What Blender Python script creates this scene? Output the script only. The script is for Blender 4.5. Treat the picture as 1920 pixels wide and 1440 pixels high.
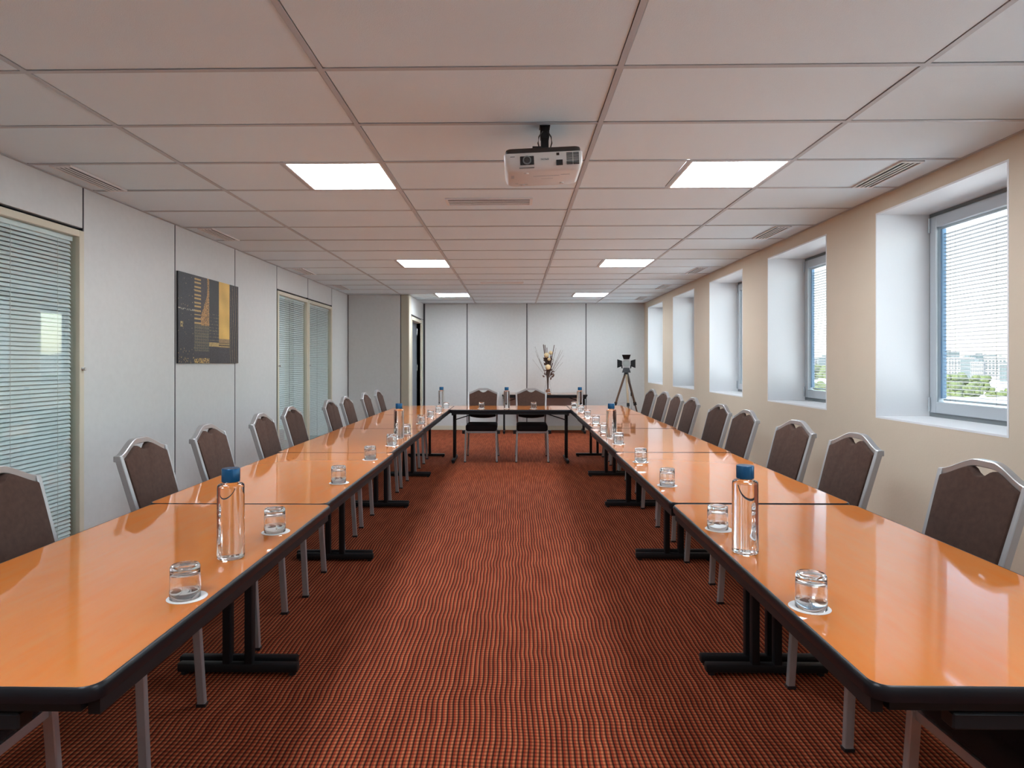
import bpy, bmesh, math, random
from mathutils import Vector, Matrix
random.seed(7)
for o in list(bpy.data.objects): bpy.data.objects.remove(o)
scene = bpy.context.scene
C = scene.collection
PI = math.pi
CH = 1.355                       # eye height
CEIL = CH + 1.1726               # ceiling height
# ------------------------------------------------------------------ camera
cam_d = bpy.data.cameras.new('camera'); cam = bpy.data.objects.new('camera', cam_d); C.objects.link(cam)
cam.location = (0, 0, CH); cam.rotation_euler = (PI/2, 0, 0.018378)
cam_d.sensor_width = 36; cam_d.lens = 1208.14*36/1920
cam_d.shift_x = (960-942.56)/1920; cam_d.shift_y = -(720-679.12)/1920
cam_d.clip_start = 0.05; cam_d.clip_end = 8000
scene.camera = cam
# ------------------------------------------------------------------ world, sun, exposure
w = bpy.data.worlds.new('world'); scene.world = w; w.use_nodes = True
nt = w.node_tree; nt.nodes.clear()
sky = nt.nodes.new('ShaderNodeTexSky'); sky.sky_type = 'NISHITA'; sky.sun_disc = False
sky.sun_elevation = math.radians(42); sky.sun_rotation = math.radians(-115)
sky.air_density = 1.3; sky.dust_density = 1.3; sky.ozone_density = 1.5
bg = nt.nodes.new('ShaderNodeBackground'); bg.inputs['Strength'].default_value = 0.34
wo = nt.nodes.new('ShaderNodeOutputWorld')
nt.links.new(sky.outputs[0], bg.inputs['Color']); nt.links.new(bg.outputs[0], wo.inputs['Surface'])
sd = bpy.data.lights.new('sun', 'SUN'); sd.energy = 10.0; sd.angle = math.radians(1.0); sd.color = (1, .97, .93)
sun = bpy.data.objects.new('sun', sd); C.objects.link(sun)
sun.rotation_euler = Vector((0.75, 0.5, -0.8)).to_track_quat('-Z', 'Y').to_euler()
sun.location = (-40, -30, 60)
LAMP = 11.5                      # radiance of the ceiling light panels
vs = scene.view_settings
scene.cycles.sample_clamp_indirect = 4.0
vs.view_transform = 'Standard'; vs.look = 'None'; vs.gamma = 1; vs.use_curve_mapping = False; vs.exposure = 1.75

# ------------------------------------------------------------------ materials
def mat(name, col, rough=.5, metal=0., spec=.5, noise=None, bump=None, stretch=(1, 1, 1), coat=0., world=True, trans=0., ior=1.5, sheen=0.):
    m = bpy.data.materials.new(name); m.use_nodes = True; t = m.node_tree; b = t.nodes['Principled BSDF']
    b.inputs['Base Color'].default_value = (*col, 1); b.inputs['Roughness'].default_value = rough
    b.inputs['Metallic'].default_value = metal; b.inputs['Specular IOR Level'].default_value = spec
    b.inputs['IOR'].default_value = ior; b.inputs['Transmission Weight'].default_value = trans
    b.inputs['Coat Weight'].default_value = coat; b.inputs['Coat Roughness'].default_value = .05
    if sheen: b.inputs['Sheen Weight'].default_value = sheen
    if noise or bump:
        if world: src = t.nodes.new('ShaderNodeNewGeometry').outputs['Position']
        else: src = t.nodes.new('ShaderNodeTexCoord').outputs['Object']
        mp = t.nodes.new('ShaderNodeMapping'); mp.inputs['Scale'].default_value = stretch; t.links.new(src, mp.inputs['Vector'])
    if noise:
        sc, amt = noise[:2]
        n = t.nodes.new('ShaderNodeTexNoise'); n.inputs['Scale'].default_value = sc; n.inputs['Detail'].default_value = 5
        t.links.new(mp.outputs[0], n.inputs['Vector'])
        mx = t.nodes.new('ShaderNodeMix'); mx.data_type = 'RGBA'
        mx.inputs['A'].default_value = (*[c*(1-amt) for c in col], 1)
        c2 = noise[2] if len(noise) > 2 else [min(1, c*(1+amt)) for c in col]
        mx.inputs['B'].default_value = (*c2, 1)
        t.links.new(n.outputs['Fac'], mx.inputs['Factor']); t.links.new(mx.outputs['Result'], b.inputs['Base Color'])
    if bump:
        n = t.nodes.new('ShaderNodeTexNoise'); n.inputs['Scale'].default_value = bump[0]; n.inputs['Detail'].default_value = bump[2] if len(bump) > 2 else 3
        t.links.new(mp.outputs[0], n.inputs['Vector'])
        bp = t.nodes.new('ShaderNodeBump'); bp.inputs['Strength'].default_value = bump[1]; bp.inputs['Distance'].default_value = bump[3] if len(bump) > 3 else .01
        t.links.new(n.outputs['Fac'], bp.inputs['Height']); t.links.new(bp.outputs[0], b.inputs['Normal'])
    return m
def emit(name, col, s):
    m = bpy.data.materials.new(name); m.use_nodes = True; t = m.node_tree; t.nodes.clear()
    e = t.nodes.new('ShaderNodeEmission'); e.inputs['Color'].default_value = (*col, 1); e.inputs['Strength'].default_value = s
    o = t.nodes.new('ShaderNodeOutputMaterial'); t.links.new(e.outputs[0], o.inputs['Surface']); return m
def pane_mat(name, tint, refl=.05):
    m = bpy.data.materials.new(name); m.use_nodes = True; t = m.node_tree; t.nodes.clear()
    tr = t.nodes.new('ShaderNodeBsdfTransparent'); tr.inputs['Color'].default_value = (*tint, 1)
    gl = t.nodes.new('ShaderNodeBsdfGlossy'); gl.inputs['Roughness'].default_value = 0.0; gl.inputs['Color'].default_value = (1, 1, 1, 1)
    lw = t.nodes.new('ShaderNodeLayerWeight'); lw.inputs['Blend'].default_value = .5
    pw = t.nodes.new('ShaderNodeMath'); pw.operation = 'POWER'; pw.inputs[1].default_value = 5; t.links.new(lw.outputs['Facing'], pw.inputs[0])
    f = t.nodes.new('ShaderNodeMath'); f.operation = 'MULTIPLY_ADD'; f.inputs[1].default_value = 1-refl; f.inputs[2].default_value = refl; t.links.new(pw.outputs[0], f.inputs[0])
    mx = t.nodes.new('ShaderNodeMixShader'); o = t.nodes.new('ShaderNodeOutputMaterial')
    t.links.new(f.outputs[0], mx.inputs[0]); t.links.new(tr.outputs[0], mx.inputs[1]); t.links.new(gl.outputs[0], mx.inputs[2])
    t.links.new(mx.outputs[0], o.inputs['Surface']); return m
M = {}
M['wall_r'] = mat('cream_wall_paint', (.64, .545, .42), .6, noise=(6, .03), bump=(60, .15, 4, .004))
M['reveal'] = mat('white_reveal_paint', (.82, .84, .85), .5, bump=(60, .12, 3, .003))
M['panel'] = mat('grey_vinyl_panel', (.60, .615, .60), .45, noise=(24, .06), bump=(160, .12, 3, .002))
M['joint'] = mat('dark_joint_strip', (.04, .04, .045), .4)
M['cream_metal'] = mat('cream_lacquered_metal', (.60, .56, .44), .4)
M['beige_post'] = mat('olive_beige_post', (.42, .40, .31), .45)
M['tile'] = mat('ceiling_tile', (.775, .885, .935), .9, spec=.15, noise=(1.1, .035), bump=(230, .25, 4, .004))
M['tbar'] = mat('ceiling_grid_metal', (.50, .53, .55), .5)
M['plenum'] = mat('plenum_dark', (.05, .045, .04), .9)
M['white_paint'] = mat('white_enamel', (.75, .75, .74), .4)
M['vent'] = mat('vent_lacquer', (.80, .80, .79), .45)
M['black'] = mat('black_plastic', (.012, .012, .014), .4)
M['black_metal'] = mat('black_powder_coat', (.008, .008, .009), .5, spec=.3)
M['edge'] = mat('black_rubber_edging', (.006, .006, .008), .35, spec=.35)
M['silver'] = mat('silver_lacquered_tube', (.44, .44, .44), .35, metal=.6)
M['fabric'] = mat('brown_velour', (.076, .046, .036), .95, spec=.05, noise=(45, .28), bump=(400, .3, 2, .002), world=False, sheen=.03)
M['seat'] = mat('black_brown_seat_fabric', (.016, .013, .014), .85, spec=.2, bump=(400, .3, 2, .002), world=False)
M['alu'] = mat('grey_aluminium_frame', (.46, .50, .53), .35, metal=.2)
M['alu_dark'] = mat('dark_grey_gasket', (.17, .19, .20), .5)
M['slat'] = mat('blind_slat_grey', (.075, .07, .065), .45)
M['channel'] = mat('blue_side_channel', (.10, .22, .36), .4)
M['slat_l'] = mat('blind_slat_pale', (.80, .84, .84), .45)
M['pane'] = pane_mat('window_glass', (.95, .975, .975), .035)
M['pane_l'] = pane_mat('partition_glass', (.93, .97, .965), .07)
M['glass'] = mat('clear_glass', (1, 1, 1), 0., trans=1., ior=1.48)
M['water'] = mat('bottle_glass_and_water', (.99, 1, 1), 0., trans=1., ior=1.36)
M['cap'] = mat('blue_bottle_cap', (.008, .085, .20), .25, metal=.35)
M['coaster'] = mat('white_paper_coaster', (.78, .77, .74), .8)
M['door'] = mat('blue_grey_door', (.16, .19, .22), .5)
M['steel'] = mat('brushed_steel', (.6, .6, .6), .3, metal=1.)
M['proj'] = mat('white_projector_shell', (.72, .72, .70), .35)
M['proj_dark'] = mat('dark_projector_top', (.03, .024, .022), .5)
M['wood'] = mat('tripod_wood', (.13, .075, .045), .5, noise=(20, .4), world=False, stretch=(8, 8, 1))
M['wood_pale'] = mat('tripod_pale_wood', (.42, .33, .22), .5)
M['stem'] = mat('dried_stem', (.075, .040, .028), .8)
M['twig'] = mat('thin_dry_twig', (.13, .085, .065), .8)
M['ball'] = mat('cream_rattan_ball', (.66, .50, .28), .8, noise=(60, .3), bump=(90, .8, 2, .01), world=False)
M['leaf'] = mat('dried_leaf', (.11, .055, .04), .7)
M['chip'] = mat('dried_petals', (.42, .20, .11), .8, noise=(40, .5), world=False)
M['foil'] = mat('tree_foliage', (.014, .027, .004), .8, noise=(.35, .5, (.046, .062, .008)), bump=(1.2, .9, 3, .8))
M['conc'] = mat('far_white_facade', (.085, .083, .08), .8)
M['conc2'] = mat('far_grey_facade', (.022, .034, .037), .6)
M['win_far'] = mat('far_window_glass', (.014, .022, .025), .3)
M['ground'] = mat('city_ground', (.60, .59, .57), .9, noise=(.03, .2))
M['roof'] = mat('flat_roof_white', (.16, .16, .158), .8)
M['lamp'] = emit('light_panel_diffuser', (.90, .97, 1.06), LAMP)
# table laminate: orange pear wood, glossy with a slightly uneven lacquer
def laminate():
    m = bpy.data.materials.new('orange_wood_laminate'); m.use_nodes = True; t = m.node_tree; b = t.nodes['Principled BSDF']
    g = t.nodes.new('ShaderNodeNewGeometry'); mp = t.nodes.new('ShaderNodeMapping'); mp.inputs['Scale'].default_value = (3.2, .55, 1)
    t.links.new(g.outputs['Position'], mp.inputs['Vector'])
    n = t.nodes.new('ShaderNodeTexNoise'); n.inputs['Scale'].default_value = 9; n.inputs['Detail'].default_value = 7; n.inputs['Roughness'].default_value = .62
    t.links.new(mp.outputs[0], n.inputs['Vector'])
    r = t.nodes.new('ShaderNodeValToRGB'); r.color_ramp.elements[0].position = .28; r.color_ramp.elements[1].position = .74
    r.color_ramp.elements[0].color = (.655, .185, .030, 1); r.color_ramp.elements[1].color = (.60, .215, .055, 1)
    t.links.new(n.outputs['Fac'], r.inputs[0]); t.links.new(r.outputs[0], b.inputs['Base Color'])
    b.inputs['Roughness'].default_value = .05; b.inputs['IOR'].default_value = 1.65; b.inputs['Coat Weight'].default_value = 0.0; b.inputs['Coat Roughness'].default_value = .03
    n2 = t.nodes.new('ShaderNodeTexNoise'); n2.inputs['Scale'].default_value = 2.3; n2.inputs['Detail'].default_value = 0.3
    t.links.new(g.outputs['Position'], n2.inputs['Vector'])
    bp = t.nodes.new('ShaderNodeBump'); bp.inputs['Strength'].default_value = .25; bp.inputs['Distance'].default_value = .0075
    t.links.new(n2.outputs['Fac'], bp.inputs['Height']); t.links.new(bp.outputs[0], b.inputs['Normal'])
    return m
M['lam'] = laminate()
def carpet():
    m = bpy.data.materials.new('striped_woven_carpet'); m.use_nodes = True; t = m.node_tree; b = t.nodes['Principled BSDF']
    L = t.links.new
    def math_(op, a, c=None, d=None):
        n = t.nodes.new('ShaderNodeMath'); n.operation = op
        for k, v in enumerate((a, c, d)):
            if v is None: continue
            if isinstance(v, (int, float)): n.inputs[k].default_value = v
            else: L(v, n.inputs[k])
        return n.outputs[0]
    g = t.nodes.new('ShaderNodeNewGeometry'); s = t.nodes.new('ShaderNodeSeparateXYZ'); L(g.outputs['Position'], s.inputs[0])
    X, Y = s.outputs[0], s.outputs[1]
    mp = t.nodes.new('ShaderNodeMapping'); mp.inputs['Scale'].default_value = (.8, 1.5, 1); L(g.outputs['Position'], mp.inputs['Vector'])
    wn = t.nodes.new('ShaderNodeTexNoise'); wn.inputs['Scale'].default_value = 2.4; wn.inputs['Detail'].default_value = 1.5; L(mp.outputs[0], wn.inputs['Vector'])
    xw = math_('ADD', X, math_('MULTIPLY', wn.outputs['Fac'], .030))
    ph = math_('DIVIDE', xw, .0205)
    fx = math_('FRACT', ph)
    r = t.nodes.new('ShaderNodeValToRGB'); cr = r.color_ramp; cr.interpolation = 'LINEAR'
    cr.elements[0].position = 0; cr.elements[0].color = (.055, .018, .010, 1)
    cr.elements[1].position = 1; cr.elements[1].color = (.055, .018, .010, 1)
    for p, c in ((.16, (.06, .018, .010)), (.30, (.32, .046, .020)), (.52, (.36, .064, .027)), (.66, (.47, .175, .085)), (.84, (.45, .16, .078))):
        e = cr.elements.new(p); e.color = (*c, 1)
    L(fx, r.inputs[0])
    # per-stripe tint
    cb = t.nodes.new('ShaderNodeCombineXYZ'); L(math_('MULTIPLY', math_('FLOOR', ph), .37), cb.inputs[0]); L(math_('MULTIPLY', Y, 2.2), cb.inputs[1])
    tn = t.nodes.new('ShaderNodeTexNoise'); tn.inputs['Scale'].default_value = 1.3; tn.inputs['Detail'].default_value = 2; L(cb.outputs[0], tn.inputs['Vector'])
    rr = t.nodes.new('ShaderNodeValToRGB'); rr.color_ramp.elements[0].position = .35; rr.color_ramp.elements[1].position = .68
    rr.color_ramp.elements[0].color = (.72, .60, .52, 1); rr.color_ramp.elements[1].color = (1.0, .92, .82, 1); L(tn.outputs['Fac'], rr.inputs[0])
    mx = t.nodes.new('ShaderNodeMix'); mx.data_type = 'RGBA'; mx.blend_type = 'MULTIPLY'; mx.inputs['Factor'].default_value = 1
    L(r.outputs[0], mx.inputs['A']); L(rr.outputs[0], mx.inputs['B'])
    fy = math_('FRACT', math_('DIVIDE', math_('ADD', Y, math_('MULTIPLY', wn.outputs['Fac'], .03)), .0195))
    tri = math_('ABSOLUTE', math_('SUBTRACT', fy, .5))
    cross = math_('MULTIPLY_ADD', tri, 1.7, .45)
    m2 = t.nodes.new('ShaderNodeMix'); m2.data_type = 'RGBA'; m2.blend_type = 'MULTIPLY'; m2.inputs['Factor'].default_value = 1
    L(mx.outputs['Result'], m2.inputs['A']); L(cross, m2.inputs['B']); L(m2.outputs['Result'], b.inputs['Base Color'])
    b.inputs['Roughness'].default_value = .95; b.inputs['Specular IOR Level'].default_value = .1
    bp = t.nodes.new('ShaderNodeBump'); bp.inputs['Strength'].default_value = .35; bp.inputs['Distance'].default_value = .003
    L(math_('ADD', fx, tri), bp.inputs['Height']); L(bp.outputs[0], b.inputs['Normal'])
    return m
M['carpet'] = carpet()

# ------------------------------------------------------------------ mesh helpers
class MB:
    def __init__(s): s.v = []; s.f = []
    def add(s, vs_, fs):
        k = len(s.v); s.v += [tuple(v) for v in vs_]; s.f += [tuple(i+k for i in f) for f in fs]; return s
    def box(s, x0, x1, y0, y1, z0, z1):
        return s.add([(x, y, z) for z in (z0, z1) for y in (y0, y1) for x in (x0, x1)],
                     [(0, 2, 3, 1), (4, 5, 7, 6), (0, 1, 5, 4), (2, 6, 7, 3), (0, 4, 6, 2), (1, 3, 7, 5)])
    def sweep(s, path, prof, up=(0, 0, 1), closed=False):
        """prof: list of (a,b) offsets along side and up vectors"""
        P = [Vector(p) for p in path]; n = len(P); k = len(prof); vs_ = []
        U = Vector(up)
        for i, p in enumerate(P):
            a = P[(i-1) % n] if closed or i > 0 else P[i]; c = P[(i+1) % n] if closed or i < n-1 else P[i]
            d1 = (p-a).normalized() if (p-a).length > 1e-9 else None; d2 = (c-p).normalized() if (c-p).length > 1e-9 else None
            t = ((d1 or d2)+(d2 or d1)).normalized()
            sd_ = t.cross(U)
            if sd_.length < 1e-6: sd_ = t.cross(Vector((1, 0, 0)))
            sd_.normalize(); uu = sd_.cross(t).normalized()
            m_ = 1.0
            if d1 and d2:
                m_ = 1/max(.5, math.sqrt(max(.01, (1+d1.dot(d2))/2)))
            for (x, y) in prof: vs_.append(p+sd_*x*m_+uu*y)
        fs = []
        for i in range(n if closed else n-1):
            for j in range(k):
                a = i*k+j; b = i*k+(j+1) % k; c = ((i+1) % n)*k+(j+1) % k; d = ((i+1) % n)*k+j
                fs.append((a, b, c, d))
        if not closed: fs.append(tuple(range(k-1, -1, -1))); fs.append(tuple((n-1)*k+j for j in range(k)))
        return s.add(vs_, fs)
    def bar(s, a, b, w_, h, up=(0, 0, 1)): return s.sweep([a, b], [(-w_/2, -h/2), (w_/2, -h/2), (w_/2, h/2), (-w_/2, h/2)], up)
    def tube(s, path, r, n=8, up=(0, 0, 1)): return s.sweep(path, [(r*math.cos(2*PI*i/n), r*math.sin(2*PI*i/n)) for i in range(n)], up)
    def lathe(s, prof, n=32, c=(0, 0, 0), closed=False):
        """prof: (r,z) list; r=0 ends become poles"""
        vs_ = []; idx = []
        for (r, z) in prof:
            if r < 1e-6: idx.append([len(vs_)]*n); vs_.append((c[0], c[1], c[2]+z))
            else:
                idx.append(list(range(len(vs_), len(vs_)+n)))
                vs_ += [(c[0]+r*math.cos(2*PI*i/n), c[1]+r*math.sin(2*PI*i/n), c[2]+z) for i in range(n)]
        fs = []
        m_ = len(prof)
        for q in range(m_ if closed else m_-1):
            A = idx[q]; B = idx[(q+1) % m_]
            for i in range(n):
                j = (i+1) % n
                f = []
                for x in (A[i], A[j], B[j], B[i]):
                    if x not in f: f.append(x)
                if len(f) > 2: fs.append(tuple(f))
        return s.add(vs_, fs)
    def prism(s, pts, z0, z1):
        n = len(pts)
        return s.add([(x, y, z0) for x, y in pts]+[(x, y, z1) for x, y in pts],
                     [tuple(range(n-1, -1, -1)), tuple(range(n, 2*n))]+[(i, (i+1) % n, n+(i+1) % n, n+i) for i in range(n)])
    def sphere(s, c, r, n=12, m_=8):
        return s.lathe([(r*math.sin(PI*i/m_) if 0 < i < m_ else 0, -r*math.cos(PI*i/m_)) for i in range(m_+1)], n, c)
    def mesh(s, name, material, smooth=False, bevel=0, seg=2, ang=35, recalc=True):
        me = bpy.data.meshes.new(name); me.from_pydata(s.v, [], s.f)
        bm = bmesh.new(); bm.from_mesh(me)
        if recalc: bmesh.ops.recalc_face_normals(bm, faces=bm.faces)
        if bevel:
            es = [e for e in bm.edges if e.is_manifold and e.calc_face_angle(0) > .5]
            bmesh.ops.bevel(bm, geom=es, offset=bevel, segments=seg, profile=.5, affect='EDGES', clamp_overlap=True)
        bm.to_mesh(me); bm.free()
        if smooth or bevel:
            me.shade_smooth(); me.set_sharp_from_angle(angle=math.radians(ang))
        me.materials.append(material); return me
    def build(s, name, material, parent=None, loc=None, **kw):
        o = bpy.data.objects.new(name, s.mesh(name, material, **kw)); C.objects.link(o)
        if parent: o.parent = parent
        if loc: o.location = loc
        return o
def inst(name, me, parent=None, loc=(0, 0, 0), rot=(0, 0, 0)):
    o = bpy.data.objects.new(name, me); C.objects.link(o); o.parent = parent; o.location = loc; o.rotation_euler = rot; return o
def tag(o, label=None, cat=None, group=None, kind=None):
    if label: o['label'] = label
    if cat: o['category'] = cat
    if group: o['group'] = group
    if kind: o['kind'] = kind
    return o
def empty(name, loc=(0, 0, 0), rz=0):
    o = bpy.data.objects.new(name, None); C.objects.link(o); o.location = loc; o.rotation_euler = (0, 0, rz); o.empty_display_size = .1; return o
def copy_tree(o, parent=None):
    c = o.copy(); C.objects.link(c); c.parent = parent
    for ch in o.children: copy_tree(ch, c)
    return c
def struct(o, label): return tag(o, label, kind='structure')

# ------------------------------------------------------------------ room shell
XL, XR, YB, YF = -2.90, 2.585, 12.88, -1.9      # inner faces of the left, right, back and rear wall
XC = -4.5                                        # unseen wall added behind the glazed partition to block the sun
XO = 3.02                                        # outer face of the window wall
struct(MB().box(XC-.1, XO, YF-.2, YB+.3, -.12, 0).build('floor', M['carpet']), 'carpet with fine red, orange and brown woven stripes')
# right wall with window openings
WY0, WP, WW = 3.417, 1.968, 1.243                # first visible opening, pitch, width
WZ0, WZ1 = .958, 2.418
wins = [WY0+WP*i for i in range(-2, 5)]
mb = MB(); y = YF-.2
mb.box(XR, XO, YF-.2, YB+.3, 0, WZ0); mb.box(XR, XO, YF-.2, YB+.3, WZ1, CEIL+.25)
for wy in wins: mb.box(XR, XO, y, wy, WZ0, WZ1); y = wy+WW
mb.box(XR, XO, y, YB+.3, WZ0, WZ1)
wall_r = struct(mb.build('wall_right', M['wall_r']), 'cream painted wall with five deep window openings')
# white lining of each opening, and the windows
slat_me = None
def slat_mesh(name, L, wdt, material, tilt):
    n = 5; pts = []
    for i in range(n):
        a = (i/(n-1)-.5); pts.append((a*wdt, -.0016*(2*a)**2))
    ct, st = math.cos(tilt), math.sin(tilt)
    up = [(x*ct-z*st, x*st+z*ct) for x, z in pts]; lo = [(x, z-.0006) for x, z in reversed(up)]
    prof = up+lo; k = len(prof)
    mb = MB(); mb.add([(x, 0, z) for x, z in prof]+[(x, L, z) for x, z in prof],
                      [tuple(range(k)), tuple(range(2*k-1, k-1, -1))]+[(i, (i+1) % k, k+(i+1) % k, k+i) for i in range(k)])
    return mb.mesh(name, material, smooth=True, ang=60)
IY0, IY1 = .105, WW-.105                          # glass clear span inside a window
IZ0, IZ1 = WZ0+.125, WZ1-.125
sl_win = slat_mesh('slat', IY1-IY0-.05, .025, M['slat'], math.radians(-16))
names = ['first', 'second', 'third', 'fourth', 'fifth']
for k, wy in enumerate(wins):
    ln = MB(); t = .012
    ln.box(XR-.0015, XO-.05, wy, wy+t, WZ0, WZ1).box(XR-.0015, XO-.05, wy+WW-t, wy+WW, WZ0, WZ1)
    ln.box(XR-.0015, XO-.05, wy+t, wy+WW-t, WZ1-t, WZ1).box(XR-.0015, XO-.05, wy+t, wy+WW-t, WZ0, WZ0+t)
    ln.build('reveal_lining', M['reveal'], wall_r)
    lab = ('window in the cream wall, %s one in view counted from the camera' % names[k-2]) if k > 1 else ('window in the cream wall beside the camera, %s' % ('nearest to the rear wall' if k == 0 else 'just outside the view'))
    W = struct(empty('window_%d' % (k+1), (XR, wy, 0)), lab)
    fx = .372
    fr = MB().box(fx, fx+.06, t, .045, WZ0+t, WZ1-t).box(fx, fx+.06, WW-.045, WW-t, WZ0+t, WZ1-t)
    fr.box(fx, fx+.06, .045, WW-.045, WZ0+t, WZ0+.045).box(fx, fx+.06, .045, WW-.045, WZ1-.045, WZ1-t)
    fr.build('frame', M['alu_dark'], W)
    sx = fx-.016
    sa = MB(); a0, a1, b0, b1 = .040, WW-.040, WZ0+.042, WZ1-.042; q = .066
    sa.box(sx, sx+.06, a0, a0+q, b0, b1).box(sx, sx+.06, a1-q, a1, b0, b1).box(sx, sx+.06, a0+q, a1-q, b0, b0+q+.012).box(sx, sx+.06, a0+q, a1-q, b1-q-.012, b1)
    sash = sa.build('sash', M['alu'], W, bevel=.004, seg=1)
    for hz in (WZ0+.10, WZ1-.10): MB().tube([(sx-.008, WW-.047, hz-.05), (sx-.008, WW-.047, hz+.05)], .008).build('hinge', M['alu'], sash, smooth=True)
    MB().box(sx-.03, sx-.012, a0+.02, a0+.034, 1.62, 1.75).box(sx-.012, sx, a0+.02, a0+.034, 1.66, 1.69).build('handle', M['alu'], sash)
    MB().box(sx+.012, sx+.018, a0+q, a1-q, b0+q, b1-q).build('pane', M['pane'], W)
    # blind behind the pane
    B = MB().box(sx+.036, sx+.062, IY0+.005, IY1-.005, IZ1-.012, IZ1+.016).build('blind_head_rail', M['alu'], W)
    MB().box(sx+.04, sx+.06, IY0+.02, IY1-.02, IZ0+.005, IZ0+.018).build('blind_bottom_rail', M['alu'], W)
    n = int((IZ1-.03-IZ0-.03)/.0255)
    for i in range(n):
        inst('blind_slat', sl_win, W, (sx+.05, IY0+.025, IZ0+.04+i*.0255))
    for q in (IY0+.008, IY1-.024): MB().box(sx+.030, sx+.058, q, q+.016, IZ0+.02, IZ1-.012).build('blind_side_channel', M['channel'], W)
    cd = MB()
    for cy in (.20, .25, .62, WW-.25, WW-.20):
        cd.tube([(sx+.037, cy, IZ0), (sx+.037, cy, IZ1)], .0008, 5)
    cd.build('blind_cord', M['slat'], W)
# rear wall, added unseen sun-blocking wall and roof: close the room
struct(MB().box(XC-.1, XO, YF-.2, YF, 0, CEIL+.25).build('wall_rear', M['panel']), 'grey wall behind the camera')
struct(MB().box(XC-.1, XC, YF, YB+.3, 0, CEIL+.25).build('wall_sun_block', M['panel']), 'unseen wall added behind the glazed partition to keep the sun out')

# back wall: dark backing, vinyl panels, baseboard
wb = struct(MB().box(XC, XR, YB+.02, YB+.3, 0, CEIL+.25).build('wall_back', M['joint']), 'back wall of pale grey vinyl panels with dark joints')
xs = [-3.33, -2.14, -.950, .246, 1.425, XR]
for a, b_ in zip(xs[1:-1], xs[2:]):
    MB().box(max(a, -1.80)+.009, b_-(.009 if b_ < XR else .0), YB, YB+.03, .085, CEIL).build('panel', M['panel'], wb, bevel=.002, seg=1)
for a in xs[2:-1]:
    MB().box(a-.0085, a+.0085, YB-.0012, YB+.03, .085, CEIL).build('joint_profile', M['joint'], wb)
struct(MB().box(-1.78, XR, YB-.012, YB+.02, 0, .085).build('baseboard_back', M['cream_metal'], bevel=.003, seg=1), 'cream skirting along the back wall')
MB().box(.075, .155, YB-.012, YB, .19, .27).build('socket', M['white_paint'], wb, bevel=.004)
MB().box(.12, .125, YB-.006, YB+.001, 1.0, 1.04).build('wall_mark', M['panel'], wb)

# left wall: panels and glazed bays
joints = [-1.62, -.44, .74, 1.92, 3.10, 4.28, 5.452, 6.632, 7.81, 8.99, 10.172, 11.16]
glazed = {4: 0, 8: 1, 9: 2}
wl = struct(MB().box(XL-.10, XL-.02, YF, joints[4], 0, CEIL+.25).box(XL-.10, XL-.02, joints[5], joints[8], 0, CEIL+.25).box(XL-.10, XL-.02, joints[10], joints[11]+.1, 0, CEIL+.25)
            .box(XL-.10, XL-.02, joints[4], joints[5], 2.25, CEIL+.25).box(XL-.10, XL-.02, joints[8], joints[10], 2.25, CEIL+.25)
            .build('wall_left', M['joint']), 'partition wall of pale grey vinyl panels with dark joints and glazed bays')
PT = 2.232                                       # top of the glazed bays
glabels = ['glazed partition bay with closed pale blinds nearest the camera', 'glazed partition bay with pale blinds, nearer one of the far pair', 'glazed partition bay with pale blinds, farther one of the far pair']
MB().box(XL-.03, XL, YF, joints[0]-.006, .08, CEIL).build('panel', M['panel'], wl)
for a in joints[1:-1]: MB().box(XL-.03, XL+.0012, a-.0055, a+.0055, .08, CEIL).build('joint_profile', M['joint'], wl)
sl_left = slat_mesh('slat', 1.04, .024, M['slat_l'], math.radians(-60))
for i in range(len(joints)-1):
    a, b_ = joints[i]+.006, joints[i+1]-.006
    if i not in glazed:
        MB().box(XL-.03, XL, a, b_, .08, CEIL).build('panel', M['panel'], wl, bevel=.002, seg=1)
        MB().box(XL-.028, XL+.006, a-.006, b_+.006, 0, .078).build('skirting', M['cream_metal'], wl)
        continue
    MB().box(XL-.03, XL, a, b_, PT+.022, CEIL).build('panel', M['panel'], wl, bevel=.002, seg=1)
    G = struct(empty('window_%d' % (8+glazed[i]), (XL, a, 0)), glabels[glazed[i]])
    L_ = b_-a; fw = .045
    MB().box(-.07, .012, 0, fw, .0, PT).box(-.07, .012, L_-fw, L_, 0, PT).box(-.07, .012, fw, L_-fw, PT-fw, PT).box(-.07, .012, fw, L_-fw, 0, .12).build('frame', M['cream_metal'], G, bevel=.003, seg=1)
    MB().box(-.02, -.014, fw, L_-fw, .12, PT-fw).build('pane', M['pane_l'], G)
    MB().box(-.066, -.060, fw, L_-fw, .12, PT-fw).build('pane', M['pane_l'], G)
    ky = L_-.02 if glazed[i] == 0 else .022
    MB().lathe([(0, 0), (.012, 0), (.012, .004), (.006, .006), (.006, .014), (.011, .018), (.011, .026), (0, .028)], 14).build('knob', M['steel'], G, smooth=True, loc=(.012, ky, 1.31)).rotation_euler = (0, PI/2, 0)
    MB().box(-.052, -.028, fw+.012, L_-fw-.012, PT-fw-.03, PT-fw-.002).build('blind_head_rail', M['slat_l'], G)
    n = int((PT-fw-.035-.155)/.0262)+1
    for j in range(n): inst('blind_slat', sl_left, G, (-.040, (L_-1.04)/2, .155+j*.0262))
    cd = MB()
    for cy in ((.20, .58, L_-.20) if glazed[i] == 0 else (.5,)): cd.box(-.0260, -.0245, cy-.0022, cy+.0022, .13, PT-fw-.03)
    cd.build('blind_cord', M['white_paint'] if glazed[i] == 0 else M['alu_dark'], G)

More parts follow.
